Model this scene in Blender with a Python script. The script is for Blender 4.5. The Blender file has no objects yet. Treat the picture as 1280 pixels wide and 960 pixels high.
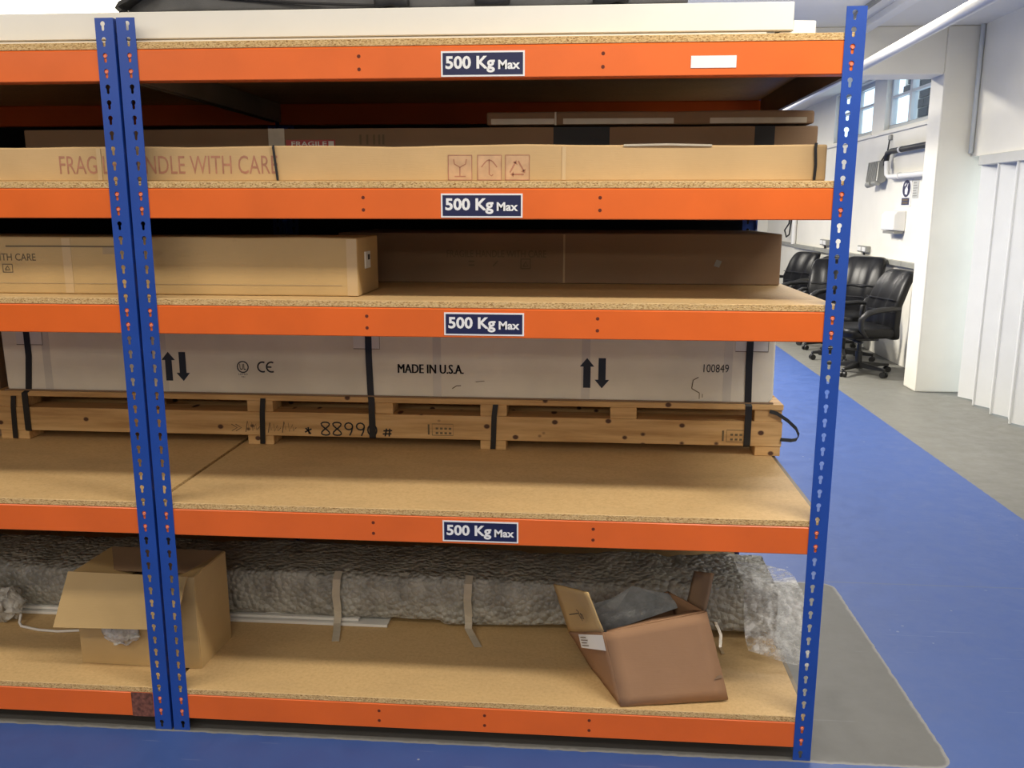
import bpy, bmesh, math, random
from mathutils import Vector, Matrix, noise
R = math.radians
random.seed(7)
scene = bpy.context.scene
col = scene.collection

# ------------------------------------------------------------------ camera
cam_d = bpy.data.cameras.new('camera'); cam = bpy.data.objects.new('camera', cam_d); col.objects.link(cam)
cam_d.sensor_width = 36.0; cam_d.sensor_fit = 'HORIZONTAL'; cam_d.lens = 1092.79 / 1280 * 36.0
cam_d.clip_start = 0.05; cam_d.clip_end = 200
RIGHT = Vector((0.99686677, 0.07908115, 0.00168023))
DOWN = Vector((0.01718233, -0.19576123, -0.98050105))
FWD = Vector((-0.07721023, 0.97745778, -0.19650667))
cam.matrix_world = Matrix(((RIGHT.x, -DOWN.x, -FWD.x, 1.14967726), (RIGHT.y, -DOWN.y, -FWD.y, -2.24786350),
                           (RIGHT.z, -DOWN.z, -FWD.z, 1.51172618), (0, 0, 0, 1)))
scene.camera = cam
# ------------------------------------------------------------------ world, lamps, exposure
scene.view_settings.view_transform = 'Standard'
scene.view_settings.look = 'None'
scene.view_settings.gamma = 1.0
scene.view_settings.use_curve_mapping = False
scene.view_settings.exposure = -0.12
world = bpy.data.worlds.new('world'); scene.world = world; world.use_nodes = True
wn = world.node_tree.nodes; wl = world.node_tree.links
bg = wn['Background']
bg.inputs[0].default_value = (.80, .92, 1.0, 1); bg.inputs[1].default_value = 2.0

def area(name, loc, sx, sy, power, color, rot=(0, 0, 0)):
    l = bpy.data.lights.new(name, 'AREA'); l.shape = 'RECTANGLE'; l.size = sx; l.size_y = sy
    l.energy = power; l.color = color
    o = bpy.data.objects.new(name, l); col.objects.link(o); o.location = loc; o.rotation_euler = rot
    return o
WARM = (1.0, 0.90, 0.72); COOL = (1.0, 0.94, 0.83)
for i, (x, y, p, c) in enumerate([(-1.5, -0.85, 27, WARM), (0.55, -0.85, 14, WARM), (2.35, -0.85, 56, COOL),
                                  (-1.9, -2.3, 36, WARM), (1.0, -2.5, 14, WARM), (-1.5, -4.4, 30, WARM), (1.4, -4.4, 34, WARM), (-1.5, -6.8, 85, WARM), (1.4, -6.8, 95, WARM),
                                  (2.5, 3.2, 70, COOL), (1.3, 6.3, 330, COOL), (2.0, 10.0, 130, COOL)]):
    area('ceiling_lamp', (x, y, 2.84), 1.5 if y > -4 else 2.4, 0.22 if y > -4 else 1.2, p, c)
area('fill_uplight', (1.9, 3.2, 2.40), 1.6, 0.4, 34, (1.0, 0.94, 0.84), (math.pi, 0, 0))  # added fill with no fixture, brightens the ceiling at the right
area('fill_uplight', (-2.4, 4.3, 2.40), 1.6, 0.4, 50, (1.0, 0.95, 0.78), (math.pi, 0, 0))  # added fill with no fixture, brightens the ceiling behind the rack at left

# ------------------------------------------------------------------ mesh helpers
def nrm(v):
    v = Vector(v)
    return v.normalized() if v.length > 1e-9 else v
class MB:
    def __init__(s): s.v = []; s.f = []; s.m = []; s.sm = []
    def add(s, vs, fs, mi=0, smooth=False):
        b = len(s.v); s.v += [tuple(p) for p in vs]
        for f in fs: s.f.append([b + i for i in f]); s.m.append(mi); s.sm.append(smooth)
        return s
    def box(s, x0, x1, y0, y1, z0, z1, mi=0):
        return s.add([(x0, y0, z0), (x1, y0, z0), (x1, y1, z0), (x0, y1, z0), (x0, y0, z1), (x1, y0, z1), (x1, y1, z1), (x0, y1, z1)],
              [(0, 3, 2, 1), (4, 5, 6, 7), (0, 1, 5, 4), (1, 2, 6, 5), (2, 3, 7, 6), (3, 0, 4, 7)], mi)
    def hexa(s, b, t, mi=0):   # bottom loop (ccw from above) and top loop, four points each
        return s.add(list(b) + list(t), [(3, 2, 1, 0), (4, 5, 6, 7), (0, 1, 5, 4), (1, 2, 6, 5), (2, 3, 7, 6), (3, 0, 4, 7)], mi)
    def sheet(s, pts, th, mi=0):
        pts = [Vector(p) for p in pts]; n = nrm((pts[1] - pts[0]).cross(pts[2] - pts[0])) * th * .5
        k = len(pts)
        vs = [p + n for p in pts] + [p - n for p in pts]
        fs = [tuple(range(k)), tuple(range(2 * k - 1, k - 1, -1))] + [(i, k + i, k + (i + 1) % k, (i + 1) % k) for i in range(k)]
        return s.add(vs, fs, mi)
    def prism(s, pts, d, mi=0):   # polygon extruded by vector d
        k = len(pts); d = Vector(d); pts = [Vector(p) for p in pts]
        vs = pts + [p + d for p in pts]
        return s.add(vs, [tuple(range(k - 1, -1, -1)), tuple(range(k, 2 * k))] + [(i, (i + 1) % k, k + (i + 1) % k, k + i) for i in range(k)], mi)
    def cyl(s, a, b, r0, r1=None, n=16, mi=0, smooth=True):
        a = Vector(a); b = Vector(b); r1 = r0 if r1 is None else r1
        d = nrm(b - a); u = nrm(d.orthogonal()); w = d.cross(u)
        ra = [a + (u * math.cos(t) + w * math.sin(t)) * r0 for t in [2 * math.pi * i / n for i in range(n)]]
        rb = [b + (u * math.cos(t) + w * math.sin(t)) * r1 for t in [2 * math.pi * i / n for i in range(n)]]
        s.add(ra + rb, [(i, (i + 1) % n, n + (i + 1) % n, n + i) for i in range(n)], mi, smooth)
        s.add(ra, [tuple(range(n - 1, -1, -1))], mi); s.add(rb, [tuple(range(n))], mi)
        return s
    def tube(s, pts, r, n=10, mi=0, flat=1.0):
        pts = [Vector(p) for p in pts]; k = len(pts); rings = []; u = None
        for i, p in enumerate(pts):
            d = nrm(pts[min(i + 1, k - 1)] - pts[max(i - 1, 0)])
            u = nrm(d.orthogonal()) if u is None else nrm(u - d * u.dot(d)); w = d.cross(u)
            rr = r[i] if isinstance(r, (list, tuple)) else r
            rings += [p + u * math.cos(2 * math.pi * j / n) * rr + w * math.sin(2 * math.pi * j / n) * rr * flat for j in range(n)]
        fs = [(i * n + j, i * n + (j + 1) % n, (i + 1) * n + (j + 1) % n, (i + 1) * n + j) for i in range(k - 1) for j in range(n)]
        s.add(rings, fs, mi, True)
        s.add(rings[:n], [tuple(range(n - 1, -1, -1))], mi); s.add(rings[-n:], [tuple(range(n))], mi)
        return s
    def strap(s, pts, w, th, side, mi=0):   # flat band along pts; side = width direction
        pts = [Vector(p) for p in pts]; sd = nrm(side) * w * .5; k = len(pts); vs = []
        for i, p in enumerate(pts):
            d = nrm(pts[min(i + 1, k - 1)] - pts[max(i - 1, 0)]); n = nrm(d.cross(sd)) * th * .5
            vs += [p - sd - n, p + sd - n, p + sd + n, p - sd + n]
        fs = [(i * 4 + j, i * 4 + (j + 1) % 4, i * 4 + 4 + (j + 1) % 4, i * 4 + 4 + j) for i in range(k - 1) for j in range(4)]
        fs += [(3, 2, 1, 0), tuple(4 * k - 4 + j for j in range(4))]
        return s.add(vs, fs, mi)
    def ribbon(s, pts, w, O, U, V, mi=0):   # pen stroke on a plane
        O, U, V = Vector(O), Vector(U), Vector(V)
        P = [Vector((a, b)) for a, b in pts]; k = len(P); vs = []
        for i in range(k):
            d = P[min(i + 1, k - 1)] - P[max(i - 1, 0)]
            n = Vector((-d.y, d.x)); n = n.normalized() * w * .5 if n.length else n
            for q in (P[i] + n, P[i] - n): vs.append(O + U * q.x + V * q.y)
        return s.add(vs, [(2 * i, 2 * i + 1, 2 * i + 3, 2 * i + 2) for i in range(k - 1)], mi)
    def poly(s, pts, O, U, V, mi=0):
        O, U, V = Vector(O), Vector(U), Vector(V)
        return s.add([O + U * a + V * b for a, b in pts], [tuple(range(len(pts)))], mi)
    def text(s, string, x0, x1, z0, z1, O, U, V, mi=0, bold=0.0):
        vs, fs = text_mesh(string, bold)
        ax = [p[0] for p in vs]; ay = [p[1] for p in vs]
        a0, a1, b0, b1 = min(ax), max(ax), min(ay), max(ay)
        O, U, V = Vector(O), Vector(U), Vector(V)
        return s.add([O + U * (x0 + (p[0] - a0) / (a1 - a0) * (x1 - x0)) + V * (z0 + (p[1] - b0) / (b1 - b0) * (z1 - z0)) for p in vs], fs, mi)
    def build(s, name, mats, parent=None, bevel=0, seg=1, loc=None, smooth=None):
        me = bpy.data.meshes.new(name)
        off = Vector(parent.get('_o', (0, 0, 0))) if parent is not None else Vector(loc or (0, 0, 0))
        me.from_pydata([Vector(p) - off for p in s.v], [], s.f)
        for m in (mats if isinstance(mats, (list, tuple)) else [mats]): me.materials.append(m)
        for p, mi, sm in zip(me.polygons, s.m, s.sm): p.material_index = mi; p.use_smooth = sm if smooth is None else smooth
        if bevel:
            bm = bmesh.new(); bm.from_mesh(me); bmesh.ops.remove_doubles(bm, verts=bm.verts, dist=1e-6)
            es = [e for e in bm.edges if len(e.link_faces) == 2 and e.calc_face_angle(0) > .5]
            bmesh.ops.bevel(bm, geom=es, offset=bevel, segments=seg, affect='EDGES', profile=.5)
            bm.to_mesh(me); bm.free()
        me.update()
        o = bpy.data.objects.new(name, me); col.objects.link(o)
        if parent is not None:
            o.parent = parent; o['_o'] = list(off)
        else: o.location = off
        return o
_tc = {}
def text_mesh(string, bold):
    if (string, bold) not in _tc:
        c = bpy.data.curves.new('txt', 'FONT'); c.body = string; c.size = 1; c.offset = bold; c.resolution_u = 3
        o = bpy.data.objects.new('txt', c); col.objects.link(o)
        dg = bpy.context.evaluated_depsgraph_get(); dg.update()
        m = o.evaluated_get(dg).to_mesh()
        _tc[(string, bold)] = ([tuple(v.co) for v in m.vertices], [tuple(p.vertices) for p in m.polygons])
        o.evaluated_get(dg).to_mesh_clear(); bpy.data.objects.remove(o); bpy.data.curves.remove(c)
    return _tc[(string, bold)]
def tag(o, label=None, cat=None, group=None, kind=None):
    if label: o['label'] = label
    if cat: o['category'] = cat
    if group: o['group'] = group
    if kind: o['kind'] = kind
    return o
def thing(name, loc, label, cat, group=None):
    o = bpy.data.objects.new(name, None); col.objects.link(o); o.location = loc; o['_o'] = list(loc)
    o.empty_display_size = .05
    return tag(o, label, cat, group)
def struct(name, mb, m, **k): return tag(mb.build(name, m, **k), kind='structure')
X = (1, 0, 0); Y = (0, 1, 0); Z = (0, 0, 1)

# ------------------------------------------------------------------ materials
def newmat(name):
    m = bpy.data.materials.new(name); m.use_nodes = True
    nt = m.node_tree; return m, nt, nt.nodes['Principled BSDF']
def mix(nt, fac, a, b, mode='MIX'):
    n = nt.nodes.new('ShaderNodeMix'); n.data_type = 'RGBA'; n.blend_type = mode
    for s, v in ((n.inputs[0], fac), (n.inputs[6], a), (n.inputs[7], b)):
        if isinstance(v, bpy.types.NodeSocket): nt.links.new(v, s)
        elif isinstance(v, tuple): s.default_value = (*v[:3], 1)
        else: s.default_value = v
    return n.outputs[2]
def math_n(nt, op, *a):
    n = nt.nodes.new('ShaderNodeMath'); n.operation = op
    for i, v in enumerate(a):
        if isinstance(v, bpy.types.NodeSocket): nt.links.new(v, n.inputs[i])
        else: n.inputs[i].default_value = v
    return n.outputs[0]
def coords(nt, scale=(1, 1, 1), rot=(0, 0, 0)):
    tc = nt.nodes.new('ShaderNodeTexCoord'); mp = nt.nodes.new('ShaderNodeMapping'); nt.links.new(tc.outputs['Object'], mp.inputs[0])
    mp.inputs['Scale'].default_value = scale; mp.inputs['Rotation'].default_value = rot; return mp.outputs[0]
def noise_n(nt, vec, scale, detail=3, rough=.5):
    n = nt.nodes.new('ShaderNodeTexNoise'); n.inputs['Scale'].default_value = scale; n.inputs['Detail'].default_value = detail
    n.inputs['Roughness'].default_value = rough; nt.links.new(vec, n.inputs['Vector']); return n.outputs[0]
def ramp(nt, fac, stops):
    n = nt.nodes.new('ShaderNodeValToRGB'); nt.links.new(fac, n.inputs[0]); e = n.color_ramp.elements
    while len(e) < len(stops): e.new(.5)
    for el, (p, c) in zip(e, stops): el.position = p; el.color = (*c[:3], 1) if isinstance(c, tuple) else (c, c, c, 1)
    return n.outputs[0]
def bump(nt, bs, h, strength, dist=.002):
    b = nt.nodes.new('ShaderNodeBump'); b.inputs['Strength'].default_value = strength; b.inputs['Distance'].default_value = dist
    nt.links.new(h, b.inputs['Height']); nt.links.new(b.outputs[0], bs.inputs['Normal'])
def plain(name, c, rough=.5, metal=0, var=.06, vs=6, bs=0, bscale=60, stretch=(1, 1, 1), spec=.5):
    m, nt, b = newmat(name); v = coords(nt, stretch); n = noise_n(nt, v, vs, 4)
    dark = tuple(x * (1 - var * 2) for x in c); lite = tuple(min(1, x * (1 + var)) for x in c)
    nt.links.new(ramp(nt, n, [(.3, dark), (.7, lite)]), b.inputs['Base Color'])
    b.inputs['Roughness'].default_value = rough; b.inputs['Metallic'].default_value = metal; b.inputs['Specular IOR Level'].default_value = spec
    if bs: bump(nt, b, noise_n(nt, v, bscale, 4), bs)
    return m
M = {}
M['blue'] = plain('blue_powder_coat', (.016, .070, .37), .38, var=.05)
M['orange'] = plain('orange_powder_coat', (.80, .145, .018), .36, var=.04)
M['rivet_sheen'] = plain('rivet_orange_sheen', (.85, .24, .14), .25, var=.02)  # orange lightened towards pink, the stud heads' reflection put into the colour
M['hole_shade'] = plain('painted_hole_shade', (.13, .016, .003), .7, var=.02)  # shade of the screw dimples, painted as dark discs on the beam
M['navy'] = plain('navy_print', (.012, .016, .07), .4, var=.03)
M['white_print'] = plain('white_print', (.85, .85, .85), .45, var=.01)
M['paper'] = plain('paper_label', (.78, .77, .74), .6, var=.02)
M['ink'] = plain('black_ink', (.012, .013, .018), .6, var=.05)
M['ink_grey'] = plain('faded_black_ink', (.16, .115, .06), .7, var=.05)
M['ink_blue'] = plain('dark_blue_ink', (.012, .02, .04), .6, var=.05)
M['ink_red'] = plain('faded_red_ink', (.42, .19, .115), .7, var=.12, vs=30)
M['pink'] = plain('faded_pink_ink', (.57, .36, .205), .7, var=.08, vs=30)
M['red_tape'] = plain('red_tape', (.42, .03, .03), .4, var=.05)
M['black'] = plain('black_strap', (.012, .012, .014), .42, var=.1)
M['rubber'] = plain('black_plastic', (.015, .015, .016), .45, var=.1)
M['rack_gap_dark'] = plain('rack_gap_black', (.012, .012, .013), .9, var=.1, spec=.1)  # darkness of the gap behind the rack, put into the colour
M['wall'] = plain('white_wall_paint', (.83, .80, .71), .6, var=.025, vs=2.5, bs=.12, bscale=35)
M['dim_wall'] = plain('dim_grey_wall', (.10, .10, .10), .8, var=.05)  # unseen left and near walls, coloured dark to cut bounced light
M['ceil'] = plain('white_ceiling_paint', (.82, .79, .71), .7, var=.02, vs=1.5, bs=.1, bscale=30)
M['shutter'] = plain('white_shutter_panel', (.74, .75, .745), .4, var=.015)
M['header'] = plain('grey_header_rail', (.55, .55, .52), .5, var=.03)
M['white_metal'] = plain('white_painted_metal', (.80, .79, .76), .35, var=.02)
M['white_plastic'] = plain('white_plastic', (.80, .79, .76), .4, var=.02)
M['grey_metal'] = plain('grey_metal', (.30, .30, .28), .45, .4, var=.08)
M['trunk'] = plain('grey_trunking', (.30, .30, .27), .5, var=.06)
M['side_steel'] = plain('dull_side_tie_steel', (.20, .155, .10), .5, var=.1)
M['frame'] = plain('window_frame_paint', (.55, .58, .60), .4, var=.02)
M['brick'] = plain('dark_brick', (.02, .021, .028), .8, var=.15)
M['mortar'] = plain('pale_mortar', (.42, .42, .40), .9, var=.1)
M['leather'] = plain('black_leather', (.007, .007, .008), .36, var=.15, bs=.3, bscale=120, spec=.28)
M['bag'] = plain('charcoal_bag_fabric', (.085, .085, .088), .75, var=.1, vs=20, bs=.3, bscale=300)
M['bag_dark'] = plain('black_bag_binding', (.014, .014, .016), .6, var=.1)
M['white_panel'] = plain('white_laminate', (.82, .80, .74), .4, var=.015)
M['foam'] = plain('white_foam', (.85, .85, .84), .7, var=.02)
M['tape'] = plain('brown_packing_tape', (.46, .34, .20), .22, var=.06, vs=30)
M['clear_tape'] = plain('pale_packing_tape', (.52, .46, .36), .2, var=.05, vs=30)
M['tape_tan'] = plain('tan_packing_tape', (.60, .43, .235), .3, var=.04)
M['tape_white'] = plain('white_carton_tape', (.70, .66, .57), .25, var=.03)
M['cable'] = plain('white_cable', (.75, .73, .70), .4, var=.02)
M['scuff'] = plain('worn_grey_tape', (.20, .075, .05), .55, var=.35, vs=90)

def cardboard(name, c, sat=1.0):
    m, nt, b = newmat(name); v = coords(nt)
    big = noise_n(nt, v, 3.5, 4); fine = noise_n(nt, coords(nt, (2, 2, 60)), 12, 3); spots = noise_n(nt, v, 38, 5, .65)
    base = ramp(nt, big, [(.3, tuple(x * .86 for x in c)), (.72, tuple(x * 1.08 for x in c))])
    c2 = mix(nt, math_n(nt, 'MULTIPLY', fine, .18), base, tuple(x * .78 for x in c))
    st = ramp(nt, spots, [(.64, 0.0), (.76, 1.0)])
    nt.links.new(mix(nt, math_n(nt, 'MULTIPLY', st, .25), c2, tuple(x * .62 for x in c)), b.inputs['Base Color'])
    b.inputs['Roughness'].default_value = .75; b.inputs['Specular IOR Level'].default_value = .25
    bump(nt, b, math_n(nt, 'ADD', noise_n(nt, v, 9, 3), math_n(nt, 'MULTIPLY', fine, .12)), .35, .006)
    return m
M['card_tan'] = cardboard('tan_cardboard', (.56, .38, .19))
M['card_brown'] = cardboard('brown_cardboard', (.275, .18, .11))
M['card_red'] = cardboard('reddish_cardboard', (.36, .205, .115))
M['card_gold'] = cardboard('golden_cardboard', (.54, .37, .17))
M['card_white'] = cardboard('white_coated_cardboard', (.84, .79, .67))

def chip_top():
    m, nt, b = newmat('chipboard_face'); v = coords(nt)
    fl = noise_n(nt, coords(nt, (1, 1, 1)), 90, 6, .7); big = noise_n(nt, coords(nt, (1, 2.5, 1)), 3, 4)
    c = ramp(nt, fl, [(.3, (.53, .345, .155)), (.5, (.62, .42, .195)), (.75, (.68, .475, .235))])
    st = ramp(nt, big, [(.45, 0.0), (.75, 1.0)])
    nt.links.new(mix(nt, math_n(nt, 'MULTIPLY', st, .3), c, (.34, .23, .12)), b.inputs['Base Color'])
    b.inputs['Roughness'].default_value = .6; bump(nt, b, fl, .12, .002); return m
def chip_edge():
    m, nt, b = newmat('chipboard_edge'); v = coords(nt, (1, 1, 2.2))
    vo = nt.nodes.new('ShaderNodeTexVoronoi'); vo.inputs['Scale'].default_value = 260; nt.links.new(v, vo.inputs['Vector'])
    n = noise_n(nt, v, 150, 5, .7)
    c = ramp(nt, vo.outputs['Color'], [(.10, (.28, .13, .035)), (.32, (.62, .40, .16)), (.8, (.78, .56, .28))])
    nt.links.new(mix(nt, ramp(nt, n, [(.52, 0.0), (.68, .8)]), c, (.30, .16, .05)), b.inputs['Base Color'])
    b.inputs['Roughness'].default_value = .85; bump(nt, b, n, .6, .004); return m
M['chip_top'] = chip_top(); M['chip_edge'] = chip_edge()
def pine():
    m, nt, b = newmat('pine_wood'); v = coords(nt, (1.2, 30, 16))
    g = noise_n(nt, v, 3, 5, .6)
    vo = nt.nodes.new('ShaderNodeTexVoronoi'); nt.links.new(coords(nt, (1, .4, 1.25)), vo.inputs['Vector']); vo.inputs['Scale'].default_value = 14
    kn = ramp(nt, vo.outputs['Distance'], [(.11, 1.0), (.17, 0.0)])
    c = ramp(nt, g, [(.3, (.48, .27, .10)), (.55, (.66, .41, .175)), (.75, (.73, .49, .24))])
    nt.links.new(mix(nt, kn, c, (.085, .035, .018)), b.inputs['Base Color'])
    b.inputs['Roughness'].default_value = .65; bump(nt, b, g, .2, .002); return m
M['pine'] = pine()
def floor_mat():
    m, nt, b = newmat('painted_concrete_floor')
    tc = nt.nodes.new('ShaderNodeTexCoord'); P = tc.outputs['Object']
    sx = nt.nodes.new('ShaderNodeSeparateXYZ'); nt.links.new(P, sx.inputs[0]); x, y = sx.outputs[0], sx.outputs[1]
    wob = math_n(nt, 'MULTIPLY', math_n(nt, 'SUBTRACT', noise_n(nt, P, 25, 3), .5), .012)
    # grey bay rectangle under the racking, corner radius 5 cm
    qx = math_n(nt, 'MAXIMUM', math_n(nt, 'SUBTRACT', math_n(nt, 'ABSOLUTE', math_n(nt, 'ADD', x, 1.4)), 3.54), 0)
    qy = math_n(nt, 'MAXIMUM', math_n(nt, 'SUBTRACT', math_n(nt, 'ABSOLUTE', math_n(nt, 'SUBTRACT', y, .606)), .552), 0)
    d = math_n(nt, 'SQRT', math_n(nt, 'ADD', math_n(nt, 'MULTIPLY', qx, qx), math_n(nt, 'MULTIPLY', qy, qy)))
    patch = math_n(nt, 'LESS_THAN', math_n(nt, 'ADD', d, wob), .062)
    lane = math_n(nt, 'LESS_THAN', math_n(nt, 'ADD', x, wob), 3.36)
    blue = math_n(nt, 'MULTIPLY', lane, math_n(nt, 'SUBTRACT', 1, patch))
    n1 = noise_n(nt, P, 1.6, 5, .6); n2 = noise_n(nt, P, 9, 5, .65)
    cb = mix(nt, n2, (.034, .078, .265), (.048, .102, .325))
    cg = mix(nt, n1, (.14, .138, .122), (.23, .225, .20))
    cg = mix(nt, math_n(nt, 'MULTIPLY', n2, .4), cg, (.13, .128, .12))
    c = mix(nt, blue, cg, cb)
    edge = math_n(nt, 'MULTIPLY', patch, ramp(nt, math_n(nt, 'ADD', d, math_n(nt, 'MULTIPLY', wob, 1.5)), [(.050, 0.0), (.056, 1.0)]))
    c = mix(nt, math_n(nt, 'MULTIPLY', patch, .8), c, mix(nt, n2, (.085, .085, .083), (.108, .108, .105)))
    c = mix(nt, math_n(nt, 'MULTIPLY', edge, .6), c, (.30, .30, .29))
    # chips of bare concrete and long scratches
    vo = nt.nodes.new('ShaderNodeTexVoronoi'); vo.inputs['Scale'].default_value = 9; nt.links.new(P, vo.inputs['Vector'])
    chip = ramp(nt, math_n(nt, 'ADD', vo.outputs['Distance'], math_n(nt, 'MULTIPLY', noise_n(nt, P, 60, 3), .04)), [(.055, 1.0), (.075, 0.0)])
    chip = math_n(nt, 'MULTIPLY', chip, ramp(nt, noise_n(nt, P, 2.2, 2), [(.5, 0.0), (.6, 1.0)]))
    scr = ramp(nt, noise_n(nt, coords(nt, (.8, 22, 1), (0, 0, R(9))), 3, 2), [(.69, 0.0), (.71, .6), (.73, 0.0)])
    seam = math_n(nt, 'LESS_THAN', math_n(nt, 'ABSOLUTE', math_n(nt, 'SUBTRACT', y, math_n(nt, 'ADD', 1.232, math_n(nt, 'MULTIPLY', wob, .6)))), .004)
    c = mix(nt, math_n(nt, 'MULTIPLY', chip, .7), c, (.42, .45, .5))
    c = mix(nt, math_n(nt, 'MULTIPLY', scr, .35), c, (.36, .40, .5))
    c = mix(nt, math_n(nt, 'MULTIPLY', math_n(nt, 'MULTIPLY', seam, blue), .6), c, (.10, .12, .18))
    nt.links.new(c, b.inputs['Base Color'])
    nt.links.new(ramp(nt, n2, [(.3, .42), (.7, .62)]), b.inputs['Roughness'])
    bump(nt, b, math_n(nt, 'ADD', noise_n(nt, P, 40, 4), math_n(nt, 'MULTIPLY', n1, 2)), .06, .004)
    return m
M['floor'] = floor_mat()
def film(name, c, alpha, rough=.25, bs=.9, scale=55):
    m, nt, b = newmat(name); v = coords(nt)
    vo = nt.nodes.new('ShaderNodeTexVoronoi'); vo.inputs['Scale'].default_value = scale; nt.links.new(v, vo.inputs['Vector'])
    n = noise_n(nt, v, 14, 5, .65)
    nt.links.new(ramp(nt, n, [(.3, tuple(x * .62 for x in c)), (.7, tuple(min(1, x * 1.3) for x in c))]), b.inputs['Base Color'])
    b.inputs['Roughness'].default_value = rough; b.inputs['Alpha'].default_value = alpha
    if alpha < .5: nt.links.new(ramp(nt, noise_n(nt, coords(nt, (1, 1, 1.6)), 22, 6, .7), [(.38, alpha * .35), (.62, min(1, alpha * 2.2))]), b.inputs['Alpha'])
    h = math_n(nt, 'ADD', math_n(nt, 'MULTIPLY', vo.outputs['Distance'], -1), math_n(nt, 'MULTIPLY', n, 1.5))
    bump(nt, b, h, bs, .012); return m
M['bubble'] = film('bubble_wrap', (.41, .40, .355), .93, .28)
M['film'] = film('clear_film', (.80, .80, .78), .36, .15, 1.0, 45)
M['crumple'] = film('crumpled_clear_plastic', (.75, .73, .68), .55, .15, 1.0, 45)
M['sheet'] = film('clear_plastic_sheet', (.36, .38, .40), .7, .2, .25, 20)
def glass():
    m, nt, b = newmat('window_glass'); nt.nodes.remove(b)
    out = nt.nodes['Material Output']; t = nt.nodes.new('ShaderNodeBsdfTransparent'); g = nt.nodes.new('ShaderNodeBsdfGlossy')
    t.inputs[0].default_value = (.93, .97, 1, 1); g.inputs['Roughness'].default_value = .02
    mx = nt.nodes.new('ShaderNodeMixShader'); mx.inputs[0].default_value = .06
    nt.links.new(t.outputs[0], mx.inputs[1]); nt.links.new(g.outputs[0], mx.inputs[2]); nt.links.new(mx.outputs[0], out.inputs[0]); return m
M['glass'] = glass()

# ------------------------------------------------------------------ the room
CZ = 2.92; XW = 4.30; XS = 4.235; YP = 5.225
struct('floor', MB().box(-6, 5.2, -9, 13.2, -.1, 0), M['floor'])
struct('ceiling', MB().box(-6, 4.42, -9, 13.2, CZ, CZ + .1), M['ceil'])
struct('wall_left', MB().box(-6.15, -6, -9, 13.2, 0, CZ), M['dim_wall'])
struct('wall_near', MB().box(-6, 4.42, -9.15, -9, 0, CZ), M['dim_wall'])
struct('wall_far', MB().box(-6, 4.42, 13.2, 13.35, 0, CZ), M['wall'])
# window wall with two openings
W1 = (6.10, 7.60); W2 = (8.00, 9.50); ZS, ZT = 2.325, 2.90
w = MB().box(XW, XW + .115, 5.5, 13.2, 0, ZS).box(XW, XW + .115, 5.5, 13.2, ZT, CZ)
for a, b_ in ((5.5, W1[0]), (W1[1], W2[0]), (W2[1], 13.2)): w.box(XW, XW + .115, a, b_, ZS, ZT)
struct('wall_right', w, M['wall'])
struct('trim_1', MB().box(XW - .03, XW, 5.5, 13.2, ZS - .045, ZS - .02), M['wall'])
struct('wall_pier', MB().box(3.97, 4.50, YP, 5.50, 0, CZ), M['wall'], bevel=.012, seg=2)
struct('wall_lintel', MB().box(-6, 3.97, YP, 5.50, 2.555, CZ), M['wall'], bevel=.008)
# wall above the folding door and on towards the camera
struct('wall_side', MB().box(XS, 4.5, -9, YP, 1.925, CZ).box(XS, 4.5, -9, .55, 0, 1.925), M['wall'])
struct('dark_backing', MB().box(-6, 1.80, 1.29, 1.36, 0, 1.95), M['rack_gap_dark'])  # guessed partition, added to stand in for the darkness behind the rack
d1 = struct('door_1', MB().box(XS - .015, 4.42, .55, 5.045, 1.85, 1.925), M['header'], bevel=.004, loc=(XS, 5, 0))
d1['_o'] = [XS, 5, 0]
y = 5.02; fold = None
for i in range(15):
    b = MB().sheet([(4.240, y, .012), (4.306, y - .125, .012), (4.306, y - .125, 1.85), (4.240, y, 1.85)], .012)
    b.build('door_panel', M['shutter'], d1)
    b = MB().sheet([(4.306, y - .125, .012), (4.236, y - .30, .012), (4.236, y - .30, 1.85), (4.306, y - .125, 1.85)], .012)
    b.cyl((4.234, y - .30, .005), (4.234, y - .30, 1.85), .010, n=8)
    b.build('door_panel', M['shutter'], d1)
    y -= .30
    if y < .75: break
# windows
def window(idx, y0, y1, ml):
    f = MB(); t = .045; xa, xb = XW + .05, XW + .11
    f.box(xa, xb, y0, y1, ZS, ZS + t).box(xa, xb, y0, y1, ZT - t, ZT).box(xa, xb, y0, y0 + t, ZS + t, ZT - t).box(xa, xb, y1 - t, y1, ZS + t, ZT - t)
    wd = struct('window_%d' % idx, f, M['frame'], bevel=.004, loc=(XW + .08, y0, ZS)); wd['_o'] = [XW + .08, y0, ZS]
    MB().box(xa - .005, xb, ml - .03, ml + .03, ZS + t, ZT - t).build('mullion', M['frame'], wd, bevel=.003)
    zt = 2.655
    for a, c in ((y0 + t, ml - .03), (ml + .03, y1 - t)):
        MB().box(xa, xb - .01, a, c, zt - .013, zt + .013).build('glazing_bar', M['frame'], wd)
        for z0, z1 in ((ZS + t, zt - .013), (zt + .013, ZT - t)):
            MB().box(xa + .025, xa + .031, a, c, z0, z1).build('pane', M['glass'], wd)
    MB().box(XW - .012, XW + .12, y0 - .02, y1 + .02, ZS - .02, ZS).build('window_sill', M['wall'], wd, bevel=.004)
window(1, *W1, 7.02); window(2, *W2, 8.75)
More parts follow.
